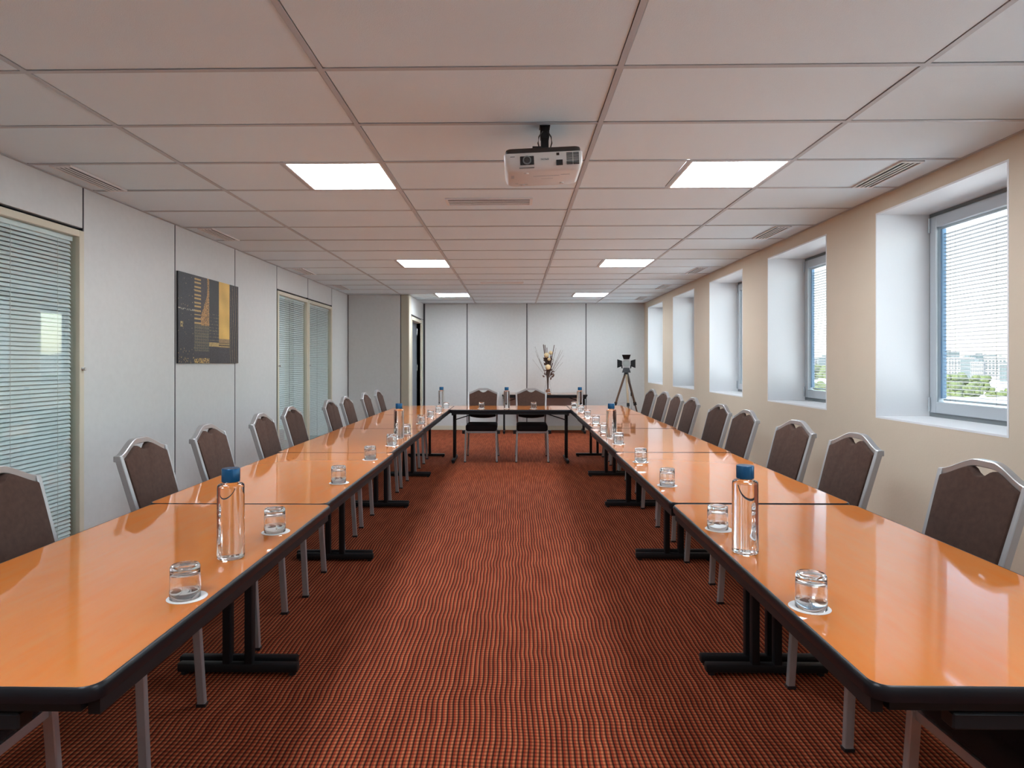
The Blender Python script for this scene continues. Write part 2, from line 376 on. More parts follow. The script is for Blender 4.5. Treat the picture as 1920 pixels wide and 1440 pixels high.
# boxed-out corner with the door
NX, NY = -1.83, 11.16                            # side face X, front face Y
wn = struct(MB().box(XL, NX-.02, NY+.02, NY+.12, 0, CEIL+.2).box(NX-.12, NX-.02, NY+.12, 11.42, 0, CEIL+.2).box(NX-.12, NX-.02, 12.62, YB+.02, 0, CEIL+.2).box(NX-.12, NX-.02, 11.42, 12.62, 2.16, CEIL+.2)
            .build('wall_niche', M['joint']), 'boxed-out corner of pale grey panels beside the door')
MB().box(XL+.012, -1.985, NY-.01, NY+.02, .08, CEIL).build('panel', M['panel'], wn, bevel=.002, seg=1)
MB().box(-1.970, NX-.012, NY-.01, NY+.02, 0, CEIL).build('corner_post', M['beige_post'], wn, bevel=.003, seg=1)
MB().box(NX-.02, NX+.004, NY-.012, 11.36, 0, CEIL).build('corner_trim', M['cream_metal'], wn, bevel=.002, seg=1)
MB().box(NX-.02, NX, 11.36, YB, 2.21, CEIL).build('panel', M['panel'], wn)
MB().box(NX-.02, NX, 12.69, YB, 0, 2.20).build('panel', M['panel'], wn)
D = struct(empty('door_1', (NX, 11.36, 0)), 'blue-grey door in a cream frame at the far left corner')
MB().box(-.13, .014, 0, .06, 0, 2.17).box(-.13, .014, 1.26, 1.32, 0, 2.17).box(-.13, .014, .06, 1.26, 2.11, 2.17).build('frame', M['cream_metal'], D, bevel=.003, seg=1)
leaf = MB().box(-.118, -.088, .062, 1.258, .008, 2.108).build('door_leaf', M['door'], D)
for hz in (.35, 1.25, 1.95): MB().tube([(-.082, 1.246, hz-.06), (-.082, 1.246, hz+.06)], .011).build('hinge', M['steel'], leaf, smooth=True)
MB().box(-.088, -.07, .12, .14, 1.0, 1.04).box(-.07, -.058, .12, .25, 1.01, 1.03).build('handle', M['steel'], leaf)
struct(MB().box(XC, NX-.15, YB-.1, YB+.02, 0, CEIL).build('wall_lobby', M['door']), 'dark lobby wall behind the door')

# ceiling: slab, grid, tiles
ce = struct(MB().box(XC-.1, XO, YF-.2, YB+.3, CEIL+.12, CEIL+.3).build('ceiling', M['plenum']), 'suspended ceiling of pale tiles in a metal grid')
GX = [XL, -1.979, -.779, .421, 1.621, XR]; GY0, GP = 2.572, .6
rows = range(-8, 18)
lights = [(1, r) for r in (-4, 2, 8, 14)]+[(3, r) for r in (-4, 2, 8, 14)]
tile_cache = {}
def tile(x0, x1, y0, y1):
    key = (round(x1-x0, 3), round(y1-y0, 3))
    if key not in tile_cache:
        tile_cache[key] = MB().box(0, x1-x0, 0, y1-y0, 0, .016).mesh('tile', M['tile'], bevel=.002, seg=1)
    inst('tile', tile_cache[key], ce, (x0, y0, CEIL+.002+random.uniform(0, .003)))
g = .0135
for r in rows:
    y0, y1 = GY0+r*GP, GY0+(r+1)*GP
    if y0 > YB-.05 or y1 < YF+.05: continue
    y0 = max(y0, YF); y1 = min(y1, YB)
    for c in range(5):
        x0, x1 = GX[c], GX[c+1]
        if (c, r) in lights: tile(x0+g, x1-.6-g, y0+g, y1-g)
        else: tile(x0+(g if c else .004), x1-(g if c < 4 else .004), y0+g, y1-g)
bar_long = MB().box(-.012, .012, YF, YB, 0, .003).box(-.0015, .0015, YF, YB, .003, .04).mesh('main_runner', M['tbar'])
for x in GX[1:-1]: inst('main_runner', bar_long, ce, (x, 0, CEIL))
bars = {}
for r in rows:
    yy = GY0+r*GP
    if not YF+.05 < yy < YB-.03: continue
    for c in range(5):
        L_ = GX[c+1]-GX[c]-.024
        if c not in bars: bars[c] = MB().box(0, L_, -.012, .012, 0, .003).mesh('cross_bar', M['tbar'])
        inst('cross_bar', bars[c], ce, (GX[c]+.012, yy, CEIL))
for (c, r) in lights: MB().box(-.012, .012, 0, .576, 0, .003).build('cross_bar', M['tbar'], ce, loc=(GX[c+1]-.6, GY0+r*GP+.012, CEIL))
for nm, bx in (('left', (XL, XL+.02, YF, NY)), ('right', (XR-.02, XR, YF, YB)), ('back', (NX, XR, YB-.02, YB))):
    MB().box(*bx, CEIL-.001, CEIL+.002).build('wall_angle', M['tbar'], ce)

# ------------------------------------------------------------------ ceiling lights, vents
def clight(x, y, lab):
    R_ = tag(empty('ceiling_light', (x, y, CEIL)), lab, 'light', 'square ceiling lights')
    MB().box(.012, .024, .012, .588, 0, .02).box(.576, .588, .012, .588, 0, .02).box(.024, .576, .012, .024, 0, .02).box(.024, .576, .576, .588, 0, .02).build('frame', M['white_paint'], R_)
    MB().box(.024, .576, .024, .576, .004, .014).build('diffuser', M['lamp'], R_)
for (c, r) in lights:
    side = 'left' if c == 1 else 'window'
    lab = {-4: 'lit square ceiling panel overhead beside the camera on the %s side', 2: 'lit square ceiling panel on the %s side, nearest in view', 8: 'lit square ceiling panel on the %s side, middle one of three', 14: 'lit square ceiling panel on the %s side, closest to the back wall'}[r] % side
    clight(GX[c+1]-.6, GY0+r*GP, lab)
def slot_vent(x, y, w_, l, n, along_y, lab, grp):
    R_ = tag(empty('air_vent', (x, y, CEIL-.004)), lab, 'vent', grp)
    if along_y: bx = lambda a, b, c, d, e, f: (c, d, a, b, e, f)
    else: bx = lambda a, b, c, d, e, f: (a, b, c, d, e, f)
    MB().box(*bx(0, l, 0, .010, -.004, .006)).box(*bx(0, l, w_-.010, w_, -.004, .006)).box(*bx(0, .02, .010, w_-.010, -.004, .006)).box(*bx(l-.02, l, .010, w_-.010, -.004, .006)).build('frame', M['vent'], R_)
    MB().box(*bx(.02, l-.02, .010, w_-.010, .0035, .0055)).build('backing', M['black'], R_)
    st = (w_-.02)/n
    me = MB().box(*bx(.02, l-.02, 0, st*.42, -.004, -.001)).mesh('blade', M['vent'])
    for i in range(1, n): inst('blade', me, R_, (0, .010+st*i-st*.21, 0) if not along_y else (.010+st*i-st*.21, 0, 0))
vord = {2: 'nearest the camera', 5: 'second from the camera', 9: 'third from the camera', 12: 'fourth from the camera', 15: 'closest to the back wall'}
for r in (2, 5, 9, 12):
    slot_vent(-2.775, GY0+r*GP+.018, .13, .565, 4, True, 'slotted air vent in the ceiling along the left wall, '+vord[r], 'slot vents along the left wall')
for r in (2, 5, 9, 12, 15):
    slot_vent(2.255, GY0+r*GP+.018, .13, .565, 4, True, 'slotted air vent in the ceiling along the window wall, '+vord[r], 'slot vents along the window wall')
slot_vent(-.50, 4.61, .175, .63, 4, False, 'wide louvred vent in the ceiling middle, just beyond the projector', 'wide vents in the ceiling middle')
slot_vent(-.50, 9.42, .175, .63, 4, False, 'wide louvred vent in the ceiling middle, towards the back wall', 'wide vents in the ceiling middle')

# ------------------------------------------------------------------ tables
TH = .731; TL, TD = 1.6, .80
def rrect(x, y, r, n=5):
    P = []
    for (cx, cy, a0) in ((x-r, y-r, 0), (-x+r, y-r, PI/2), (-x+r, -y+r, PI), (x-r, -y+r, 3*PI/2)):
        for i in range(n+1): a = a0+PI/2*i/n; P.append((cx+r*math.cos(a), cy+r*math.sin(a)))
    return P
def make_table(h):
    R_ = empty('folding_table')
    MB().prism(rrect(TL/2-.005, TD/2-.005, .035), h-.028, h).build('tabletop', M['lam'], R_)
    n = 24; P = rrect(TL/2-.005, TD/2-.005, .035)
    prof = [(0, -.031), (-.0045, -.030), (-.0055, -.022), (-.0055, -.009), (-.0035, -.003), (0, .0005), (.0025, 0), (.0025, -.031)]
    MB().sweep([(x, y, h) for x, y in P], [(-a, b) for a, b in prof], closed=True).build('edge_band', M['edge'], R_, smooth=True)
    for s_ in (-1, 1):
        MB().box(-TL/2+.030, TL/2-.030, s_*(TD/2-.022)-.012, s_*(TD/2-.022)+.012, h-.064, h-.029).build('side_rail', M['black_metal'], R_)
        MB().box(s_*(TL/2-.024)-.012, s_*(TL/2-.024)+.012, -TD/2+.036, TD/2-.036, h-.050, h-.029).build('end_rail', M['black_metal'], R_)
        x = s_*(TL/2-.034)
        S_ = MB().box(x-.020, x+.020, -.24, .24, h-.090, h-.056).build('stand_head', M['black_metal'], R_, bevel=.004, seg=1)
        for q in (-.048, .048): MB().box(x-.018, x+.018, q-.017, q+.017, .045, h-.089).build('upright', M['black_metal'], R_, bevel=.005, seg=2)
        MB().box(x-.020, x+.020, -.262, .262, .012, .050).build('foot', M['black_metal'], R_, bevel=.008, seg=2)
        for q in (-.235, .235): MB().lathe([(0, 0), (.016, 0), (.016, .012), (0, .012)], 12, (x, q, 0)).build('glide', M['black'], R_)
        MB().bar((x-s_*.015, 0, h-.165), (x-s_*.34, 0, h-.062), .014, .014).build('brace', M['black_metal'], R_)
    return R_
T0 = make_table(TH); first = True
def place_table(x, y, rz, lab, grp, src=None):
    global first
    o = T0 if first else copy_tree(T0)
    first = False
    o.location = (x, y, 0); o.rotation_euler = (0, 0, rz); tag(o, lab, 'table', grp); return o
tord = ['nearest the camera', 'second from the camera', 'third from the camera', 'fourth from the camera', 'farthest, in the corner of the U']
linner = [-.800, -.826, -.848, -.856, -.860]; rinner = [.690, .692, .708, .736, .745]
for i in range(5):
    place_table(linner[i]-.40, 1.215+.80+1.603*i, PI/2, 'orange-topped folding table in the left row, '+tord[i], 'tables of the left row')
for i in range(5):
    place_table(rinner[i]+.40, 1.25+.80+1.618*i, PI/2, 'orange-topped folding table in the window-side row, '+tord[i], 'tables of the window-side row')
place_table(-.0575, 8.455+.40, 0, 'orange-topped folding table closing the far end of the U', 'folding tables')
c_ = make_table(.75); c_.location = (.565, 12.44, 0); c_.rotation_euler = (0, 0, 0)
tag(c_, 'folding table against the back wall carrying the glass vase', 'table', 'folding tables')

# ------------------------------------------------------------------ chairs (front = +Y, origin on the floor)
def make_chair():
    R_ = empty('banquet_chair')
    def backpt(x, z): # raked back plane: y for a height
        return -.205-.140*max(0, (z-.43))/.485
    tw = .031; td = .024
    pr = [(-td/2, -tw/2), (td/2, -tw/2), (td/2, tw/2), (-td/2, tw/2)]
    SH, AP = .915, .978
    for s_ in (-1, 1):
        # rear leg and back post are one bent tube, split at the seat
        MB().sweep([(s_*.222, -.315, 0.006), (s_*.200, -.215, .40), (s_*.196, -.205, .45)], pr, up=(0, 1, 0)).build('leg', M['silver'], R_, bevel=.003, seg=1)
        MB().sweep([(s_*.196, -.205, .45), (s_*.202, backpt(0, .60), .60), (s_*.214, backpt(0, SH-.01), SH-.004)], pr, up=(0, 1, 0)).build('back_post', M['silver'], R_, bevel=.003, seg=1)
        MB().sweep([(s_*.216, .300, 0.006), (s_*.206, .278, .415)], pr, up=(0, 1, 0)).build('leg', M['silver'], R_, bevel=.003, seg=1)
        MB().bar((s_*.205, -.205, .405), (s_*.205, .28, .405), .022, .026).build('seat_rail', M['silver'], R_)
        MB().box(s_*.236-.022, s_*.236+.022, .205, .262, .380, .428).build('stacking_bumper', M['black'], R_, bevel=.005)
        for (lx, ly) in ((.222, -.315), (.216, .300)): MB().box(s_*lx-.014, s_*lx+.014, ly-.018, ly+.018, 0, .012).build('glide', M['black'], R_)
    MB().bar((-.205, .272, .405), (.205, .272, .405), .022, .026).build('seat_rail', M['silver'], R_)
    MB().bar((-.195, -.205, .405), (.195, -.205, .405), .022, .026).build('seat_rail', M['silver'], R_)
    # crest rail with a raised middle
    def crest(x):
        a = abs(x)/.214
        if a < .22: return AP
        u = (a-.22)/.78
        return SH+(AP-SH)*(1-(u*u*(3-2*u))*.55-u*.45)
    xs_ = [-.226+.452*i/24 for i in range(25)]
    top = [(x, crest(min(.214, abs(x)))) for x in xs_]
    vs_ = []; fs = []
    hh = .028
    for x, z in top:
        for (dz, dy) in ((0, .016), (0, -.016), (-hh, -.016), (-hh, .016)): vs_.append((x, backpt(0, z)+dy, z+dz))
    for i in range(len(top)-1):
        for j in range(4): a = i*4+j; b_ = i*4+(j+1) % 4; fs.append((a, b_, b_+4, a+4))
    fs += [(0, 1, 2, 3), tuple((len(top)-1)*4+j for j in (3, 2, 1, 0))]
    MB().add(vs_, fs).build('crest_rail', M['silver'], R_, bevel=.003, seg=1)
    # padded back with the handle cut-out under the crest rail
    out = []
    for i in range(13):
        x = -.185+.37*i/12; out.append((x, .575-.022*(1-(x/.185)**2)))
    for z in (.70, .82): out.append((.185+.017*(z-.575)/.3, z))
    for i in range(25):
        x = .201-.402*i/24; z = crest(abs(x))-hh+.001
        if abs(x) < .060: z -= .034*(1-(abs(x)/.060)**2.2)
        out.append((x, z))
    for z in (.82, .70): out.append((-.185-.017*(z-.575)/.3, z))
    n = len(out)
    v2 = [(x, backpt(0, z)+.024, z) for x, z in out]+[(x, backpt(0, z)-.018, z) for x, z in out]
    MB().add(v2, [tuple(range(n)), tuple(range(2*n-1, n-1, -1))]+[(i, (i+1) % n, n+(i+1) % n, n+i) for i in range(n)]).build('backrest', M['fabric'], R_, bevel=.007, seg=2)
    # seat cushion
    MB().prism([(x, y+.045) for x, y in rrect(.212, .243, .05)], .418, .503).build('seat', M['seat'], R_, bevel=.022, seg=3)
    return R_
CH0 = make_chair(); cfirst = True
def place_chair(x, y, rz, lab, grp):
    global cfirst
    o = CH0 if cfirst else copy_tree(CH0); cfirst = False
    o.location = (x, y, 0); o.rotation_euler = (0, 0, rz); tag(o, lab, 'chair', grp)
cord = ['nearest the camera, mostly out of view', 'second from the camera', 'third from the camera', 'fourth from the camera', 'fifth from the camera', 'sixth from the camera', 'fourth from the back wall', 'third from the back wall', 'second from the back wall', 'closest to the back wall']
def from_back(bx, by, d, side):                    # chair origin from the middle of its backrest top
    f = Vector((1, 0)) if side < 0 else Vector((-1, 0)); f.rotate(Matrix.Rotation(math.radians(d), 2))
    return (bx+.345*f.x, by+.345*f.y, d)
LC = [from_back(bx, by, d, -1) for bx, by, d in ((-1.885, 1.51, 2), (-1.865, 2.27, 3), (-1.87, 3.20, 3), (-1.86, 3.88, 3), (-1.87, 4.73, 3), (-1.90, 5.45, 1), (-1.86, 6.45, 1), (-1.865, 7.10, 1), (-1.85, 7.95, 2), (-1.86, 8.75, 2))]
RC = [from_back(bx, by, d, 1) for bx, by, d in ((1.715, 1.585, 2), (1.80, 2.51, 2), (1.81, 3.46, 3), (1.825, 4.22, 5), (1.83, 5.13, 3), (1.845, 5.82, 5), (1.90, 6.92, 2), (1.92, 7.63, 1), (1.92, 8.31, 4), (1.92, 9.06, 4))]
for (x, y, a), l in zip(LC, cord): place_chair(x, y, -PI/2+math.radians(a), 'brown padded banquet chair along the left wall, '+l, 'chairs along the left row')
for (x, y, a), l in zip(RC, cord): place_chair(x, y, PI/2+math.radians(a), 'brown padded banquet chair along the window wall, '+l, 'chairs along the window row')
place_chair(-.455, 9.02, PI, 'brown padded banquet chair behind the far table, left one of two', 'chairs at the far table')
place_chair(.24, 9.02, PI, 'brown padded banquet chair behind the far table, right one of two', 'chairs at the far table')

# ------------------------------------------------------------------ bottles, glasses, coasters
def make_bottle():
    R_ = empty('water_bottle')
    MB().lathe([(0, .006), (.028, .004), (.036, 0), (.0405, .002), (.042, .007), (.0415, .10), (.0408, .226), (.0398, .2325), (.0365, .2355), (.024, .2368), (.022, .2375), (.022, .243), (0, .243)], 48).build('bottle_body', M['water'], R_, smooth=True, ang=50)
    n = 48; prof = []
    MB().lathe([(0, .2435), (.0275, .2435), (.028, .2455), (.028, .283), (.0265, .2855), (0, .2855)], 48).build('cap', M['cap'], R_, smooth=True)
    return R_
B0 = make_bottle(); bf = True
for (x, y, lab) in [(-.906, 2.042, 'on the nearest table of the left row'), (-.948, 5.268, 'on the third table of the left row'), (-1.0, 8.80, 'on the farthest table of the left row'),
                    (.757, 2.13, 'on the nearest table of the window-side row'), (.793, 5.30, 'on the third table of the window-side row'), (.885, 8.75, 'on the farthest table of the window-side row'), (-.107, 8.74, 'on the far table between the two end chairs')]:
    o = B0 if bf else copy_tree(B0); bf = False
    o.location = (x, y, TH+.0003); tag(o, 'clear water bottle with blue cap '+lab, 'bottle', 'water bottles')
glass_me = MB().lathe([(.0372, 0), (.0385, .0012), (.0382, .03), (.0372, .066), (.0366, .082), (.034, .0862), (.026, .0868), (0, .0862), (0, .0715), (.028, .071), (.0335, .068), (.0350, .060), (.0360, .03), (.0364, .0012)], 40)
# close the rim
k = len(glass_me.v)
glass_me = glass_me.mesh('drinking_glass', M['glass'], smooth=True, ang=60)
bmx = bmesh.new(); bmx.from_mesh(glass_me); be = [e for e in bmx.edges if e.is_boundary]
bmesh.ops.bridge_loops(bmx, edges=be); bmesh.ops.recalc_face_normals(bmx, faces=bmx.faces); bmx.to_mesh(glass_me); bmx.free(); glass_me.shade_smooth()
coast_me = MB().lathe([(0, 0), (.0495, 0), (.0505, .0008), (.0495, .0016), (0, .0016)], 40).mesh('coaster', M['coaster'])
GL = [(-.868, 1.693), (-.877, 2.352), (-.906, 3.312), (-.925, 4.113), (-.915, 4.797), (-.939, 5.582), (-.948, 6.5), (-.949, 7.253), (-.934, 7.943), (-.915, 8.62)]
GR = [(.75, 1.652), (.763, 2.42), (.771, 3.271), (.786, 4.034), (.793, 4.922), (.790, 5.698), (.825, 6.532), (.828, 7.285), (.832, 8.06), (.805, 8.72)]
nth = ['first', 'second', 'third', 'fourth', 'fifth', 'sixth', 'seventh', 'eighth', 'ninth', 'tenth']
def place_glass(x, y, where):
    o = inst('coaster', coast_me, None, (x, y, TH+.0003)); tag(o, 'round white paper coaster '+where, 'coaster', 'paper coasters')
    o = inst('drinking_glass', glass_me, None, (x+random.uniform(-.004, .004), y+random.uniform(-.004, .004), TH+.0022)); tag(o, 'upturned clear tumbler '+where, 'glass', 'upturned tumblers')
for i, (x, y) in enumerate(GL): place_glass(x, y, 'on the left row of tables, %s from the camera' % nth[i])
for i, (x, y) in enumerate(GR): place_glass(x, y, 'on the window-side row of tables, %s from the camera' % nth[i])
place_glass(-.444, 8.63, 'on the far table, in front of the left end chair')
place_glass(.253, 8.64, 'on the far table, in front of the right end chair')

# ------------------------------------------------------------------ wall canvas
def art_colour(u, v):
    """night city towers in charcoal and gold; u to the right, v up"""
    rnd = random.random
    dark = (.030, .030, .036)
    def j(c, k): f = 1+k*(rnd()-.5); return tuple(max(0, x*f) for x in c)
    if u < .235:
        if rnd() < .008 and v > .3: return j((.30, .22, .13), .8)
        if abs(v-.60) < .006 and rnd() < .5: return (.5, .45, .35)
        if .03 < u < .07 and .40 < v < .46 and rnd() < .6: return (.55, .42, .15)
        if v < .18 and rnd() < .05: return j((.35, .24, .10), .8)
        return j(dark, .6)
    if u < .47:
        if v > .44:
            if u < .335: return j((.50, .33, .12), .3) if (v*22) % 1 < .42 else j((.05, .045, .05), .5)
            edge = .335+.10*max(0, min(1, (v-.55)/.25))
            if u > edge and (u > .43 or v < .80): return j((.46, .25, .08), .5) if rnd() < .78 else j((.12, .07, .03), .5)
            return j((.06, .05, .05), .6)
        if v > .14:
            return j((.13, .11, .07), .7) if ((v*30) % 1 < .45 or (u*60) % 1 < .3) else j((.045, .045, .05), .5)
        if v < .06 and rnd() < .55: return j((.50, .33, .10), .6)
        return j((.04, .036, .04), .7)
    if u < .635:
        if v > .62: return j((.035, .035, .034), .3)
        if v > .25: return j((.15, .12, .07), .8) if ((v*26) % 1 < .3 and rnd() < .55) else j((.035, .036, .040), .5)
        if v > .20: return j((.42, .30, .11), .6)
        return j((.040, .036, .038), .8)
    if u < .825:
        if v > .30:
            s_ = math.sin(u*31+v*9)*.5+math.sin(v*23+u*7)*.5
            return j((.72+.08*s_, .46+.06*s_, .11+.02*s_), .06)
        if v > .25: return j((.30, .20, .09), .5)
        if v > .19: return j((.48, .33, .12), .5) if (v*60) % 1 < .5 else j((.12, .08, .04), .5)
        return j((.045, .040, .045), .8)
    q = math.sin(u*150+math.sin(v*8)*1.6)
    return j((.20, .15, .09), .4) if q > .86 else j((.034, .030, .032), .4)
AY0, AY1, AZ0, AZ1, AT = 5.470, 6.672, 1.345, 2.140, .015
art = tag(empty('wall_canvas', (XL+.002, (AY0+AY1)/2, AZ0)), 'canvas print of dark and golden skyscrapers on the left wall', 'picture')
MB().box(0, AT, AY0-(AY0+AY1)/2, (AY1-AY0)/2, 0, AZ1-AZ0).build('canvas_board', M['black'], art)
nu, nv = 150, 100
gv = [(AT+.001, (AY0-AY1)/2+(AY1-AY0)*i/nu, (AZ1-AZ0)*j/nv) for j in range(nv+1) for i in range(nu+1)]
gf = [(j*(nu+1)+i, j*(nu+1)+i+1, (j+1)*(nu+1)+i+1, (j+1)*(nu+1)+i) for j in range(nv) for i in range(nu)]
me = bpy.data.meshes.new('print'); me.from_pydata(gv, [], gf)
ca = me.color_attributes.new('print', 'FLOAT_COLOR', 'CORNER')
for fi, p in enumerate(me.polygons):
    i, jj = fi % nu, fi//nu; col = art_colour((i+.5)/nu, (jj+.5)/nv)
    for li in p.loop_indices: ca.data[li].color = (*col, 1)
pm = bpy.data.materials.new('canvas_print'); pm.use_nodes = True
va = pm.node_tree.nodes.new('ShaderNodeVertexColor'); va.layer_name = 'print'
pb = pm.node_tree.nodes['Principled BSDF']; pm.node_tree.links.new(va.outputs[0], pb.inputs['Base Color']); pb.inputs['Roughness'].default_value = .5
me.materials.append(pm); inst('print', me, art)

# ------------------------------------------------------------------ projector (front faces the camera; origin at the ceiling above the mount)
PR = tag(empty('projector', (.150, 3.215, CEIL)), 'white projector hanging upside down from the ceiling on a black bracket', 'projector')
pz0, pz1 = -.245, -.163                            # shell bottom and top, relative to the ceiling
bodyE = Matrix.Rotation(math.radians(-2.4), 4, 'Y')
def pb_(mb, name, material, parent, **kw):
    mb.v = [tuple(bodyE @ Vector((x, y, z+.16))+Vector((0, 0, -.16))) for x, y, z in mb.v]
    return mb.build(name, material, parent, **kw)
mb = MB()
def shell_ring(z, gx, y0, y1, r):
    P = rrect(.19-gx, (y1-y0)/2, r, 5); return [(x-.012, y+(y0+y1)/2, z) for x, y in P]
rings = [shell_ring(pz1, 0, -.115, .185, .025), shell_ring(pz0+.035, .002, -.118, .187, .03), shell_ring(pz0+.008, .010, -.100, .180, .035), shell_ring(pz0, .022, -.085, .168, .035)]
n = len(rings[0]); mb.v = [p for r_ in rings for p in r_]
for q in range(3):
    for i in range(n): mb.f.append((q*n+i, q*n+(i+1) % n, (q+1)*n+(i+1) % n, (q+1)*n+i))
mb.f += [tuple(range(n-1, -1, -1)), tuple(range(3*n, 4*n))]
shell = pb_(mb, 'shell', M['proj'], PR, smooth=True, ang=40)
pb_(MB().prism([(x-.012, y+.035) for x, y in rrect(.182, .142, .03)], pz1, pz1+.028), 'top_cover', M['proj_dark'], PR, bevel=.009)
pb_(MB().lathe([(0, 0), (.055, 0), (.05, .012), (0, .014)], 24, (-.095, .0, pz1+.027)), 'cover_hump', M['proj_dark'], PR, smooth=True)
fy = -.1175
pb_(MB().box(-.125, -.058, fy-.003, fy+.004, pz1-.058, pz1-.016), 'lens_recess', M['black'], PR, bevel=.0025)
le = MB().lathe([(0, 0), (.0195, 0), (.0195, .005), (.0145, .006), (.012, .002), (0, .0035)], 28); le.v = [(x-.092, fy-.003-z, y+pz1-.037) for x, y, z in le.v]
pb_(le, 'lens', mat('lens_glass', (.05, .055, .06), .08, spec=.9), PR, smooth=True)
ri = MB().lathe([(.0145, 0), (.0205, 0), (.0205, .006), (.0145, .006)], 28, closed=True); ri.v = [(x-.092, fy-.003-z, y+pz1-.037) for x, y, z in ri.v]
pb_(ri, 'lens_ring', M['alu_dark'], PR, smooth=True)
pb_(MB().box(.048, .079, fy-.0015, fy+.004, pz1-.066, pz1-.040), 'sensor_window', M['black'], PR)
pb_(MB().box(.050, .064, fy-.0015, fy+.004, pz1-.018, pz1-.006), 'sensor_window', M['black'], PR)
for i in range(9):
    for (a, b_) in ((.098, .127), (.130, .158)): pb_(MB().box(a, b_, fy-.0010, fy+.004, pz1-.0105-i*.0066, pz1-.0070-i*.0066), 'grille_slot', M['black'], shell)
pb_(MB().box(-.172, -.150, fy-.0008, fy+.004, pz1-.018, pz1-.015), 'model_mark', M['alu_dark'], shell)
pb_(MB().box(-.13, -.058, fy-.0008, fy+.006, pz1-.073, pz1-.070), 'slide_slot', M['alu_dark'], shell)
for (x0, x1, y0, y1) in ((-.06, .07, -.01, .0), (-.02, .04, .04, .045), (-.17, -.155, -.03, .02), (.075, .12, -.02, -.012), (-.15, -.135, .11, .12), (-.13, -.085, .13, .14)):
    pb_(MB().box(x0, x1, y0, y1, pz0-.0008, pz0+.003), 'underside_mark', M['tbar'], shell)
for (x, y) in ((-.095, -.062), (.09, .13), (-.11, .14)): pb_(MB().lathe([(0, -.006), (.010, -.006), (.011, 0), (0, 0)], 14, (x, y, pz0)), 'foot', M['proj'], PR)
# lettering on the front, upside down because the unit hangs
tc = bpy.data.curves.new('lettering', 'FONT'); tc.body = 'EPSON'; tc.size = .0125; tc.align_x = 'CENTER'; tc.align_y = 'CENTER'; tc.extrude = .0003; tc.offset = .0002
to = bpy.data.objects.new('tmp_text', tc); C.objects.link(to)
bpy.context.view_layer.update()
dg = bpy.context.evaluated_depsgraph_get(); tm = bpy.data.meshes.new_from_object(to.evaluated_get(dg)); bpy.data.objects.remove(to)
tm.transform(Matrix.Translation((-.006, fy-.0012, pz1-.034)) @ Matrix.Rotation(PI, 4, 'Y') @ Matrix.Rotation(PI/2, 4, 'X'))
tm.transform(Matrix.Translation((0, 0, -.16)) @ bodyE @ Matrix.Translation((0, 0, .16)))
tm.materials.clear(); tm.materials.append(M['alu_dark']); inst('lettering', tm, shell)
# bracket
MB().box(-.026, .026, -.028, .028, -.006, -.0005).build('ceiling_plate', M['black_metal'], PR)
MB().box(-.022, .022, -.024, .024, -.062, -.006).build('bracket_arm', M['black_metal'], PR, bevel=.003)
MB().box(-.019, .019, -.020, .020, -.140, -.060).build('bracket_arm', M['black_metal'], PR, bevel=.003)
MB().box(-.05, .05, -.06, .05, -.137, -.122).box(-.062, -.02, -.05, .0, -.124, -.112).build('mount_plate', M['black_metal'], PR, bevel=.002)
for s_ in (-1, 1):
    MB().tube([(s_*.012, -.026, -.03), (s_*.030, -.028, -.06), (s_*.034, -.028, -.09), (s_*.024, -.026, -.128)], .0035, 6).build('cable', M['black'], PR, smooth=True)

# ------------------------------------------------------------------ vase with dried bouquet
VX, VY, VZ = .640, 12.42, .751
V = tag(empty('glass_vase', (VX, VY, VZ)), 'clear glass vase of dried petals on the table at the back wall', 'vase')
MB().lathe([(0, 0), (.055, 0), (.064, .012), (.066, .05), (.058, .10), (.046, .17), (.042, .20), (.047, .255), (.044, .255), (.039, .20), (.043, .17), (.055, .10), (.062, .05), (.060, .016), (0, .012)], 28).build('vase_body', M['glass'], V, smooth=True, ang=60)
pt = MB()
for i in range(26):
    a = random.uniform(0, 2*PI); r_ = random.uniform(0, .036)
    pt.sphere((r_*math.cos(a), r_*math.sin(a), .032+random.uniform(0, .05)), random.uniform(.010, .017), 6, 4)
tag(pt.build('petals', M['chip'], V), kind='stuff')
BQ = tag(empty('dried_bouquet', (VX, VY, VZ+.085)), 'dried bouquet of twigs, leaves and cream rattan balls in the vase', 'flowers')
def stem(tx, ty, tz, r_, material=None):
    p = [(0.012*tx/.3, 0.012*ty/.3, .0), (.02*tx/.3, .02*ty/.3, .22), (tx*.55, ty*.55, .22+(tz-.22)*.5), (tx, ty, tz)]
    MB().tube(p, r_, 5).build('stem', material or M['stem'], BQ)
for (tx, tz, r_) in ((-.085, .86, .009), (-.055, .85, .008), (-.02, .80, .006), (.125, .85, .007), (-.005, .62, .010), (.03, .56, .010), (-.05, .58, .009)): stem(tx, random.uniform(-.05, .05), tz, r_)
for i in range(12): stem(random.uniform(-.09, .09), random.uniform(-.06, .06), random.uniform(.42, .66), random.uniform(.006, .012))
for i in range(20):
    tx = random.choice((-1, 1))*random.uniform(.10, .31); stem(tx, random.uniform(-.09, .10), random.uniform(.45, .83)-.3*max(0, abs(tx)-.22), .0017, M['twig'])
for (bx, by, bz, br) in ((-.028, -.05, .655, .049), (.060, .03, .70, .038), (.022, -.04, .575, .031), (.0, -.07, .425, .052)):
    MB().sphere((bx, by, bz), br, 16, 10).build('rattan_ball', M['ball'], BQ, smooth=True)
    MB().tube([(0, 0, .1), (bx, by, bz-br*.8)], .004, 5).build('stem', M['stem'], BQ)
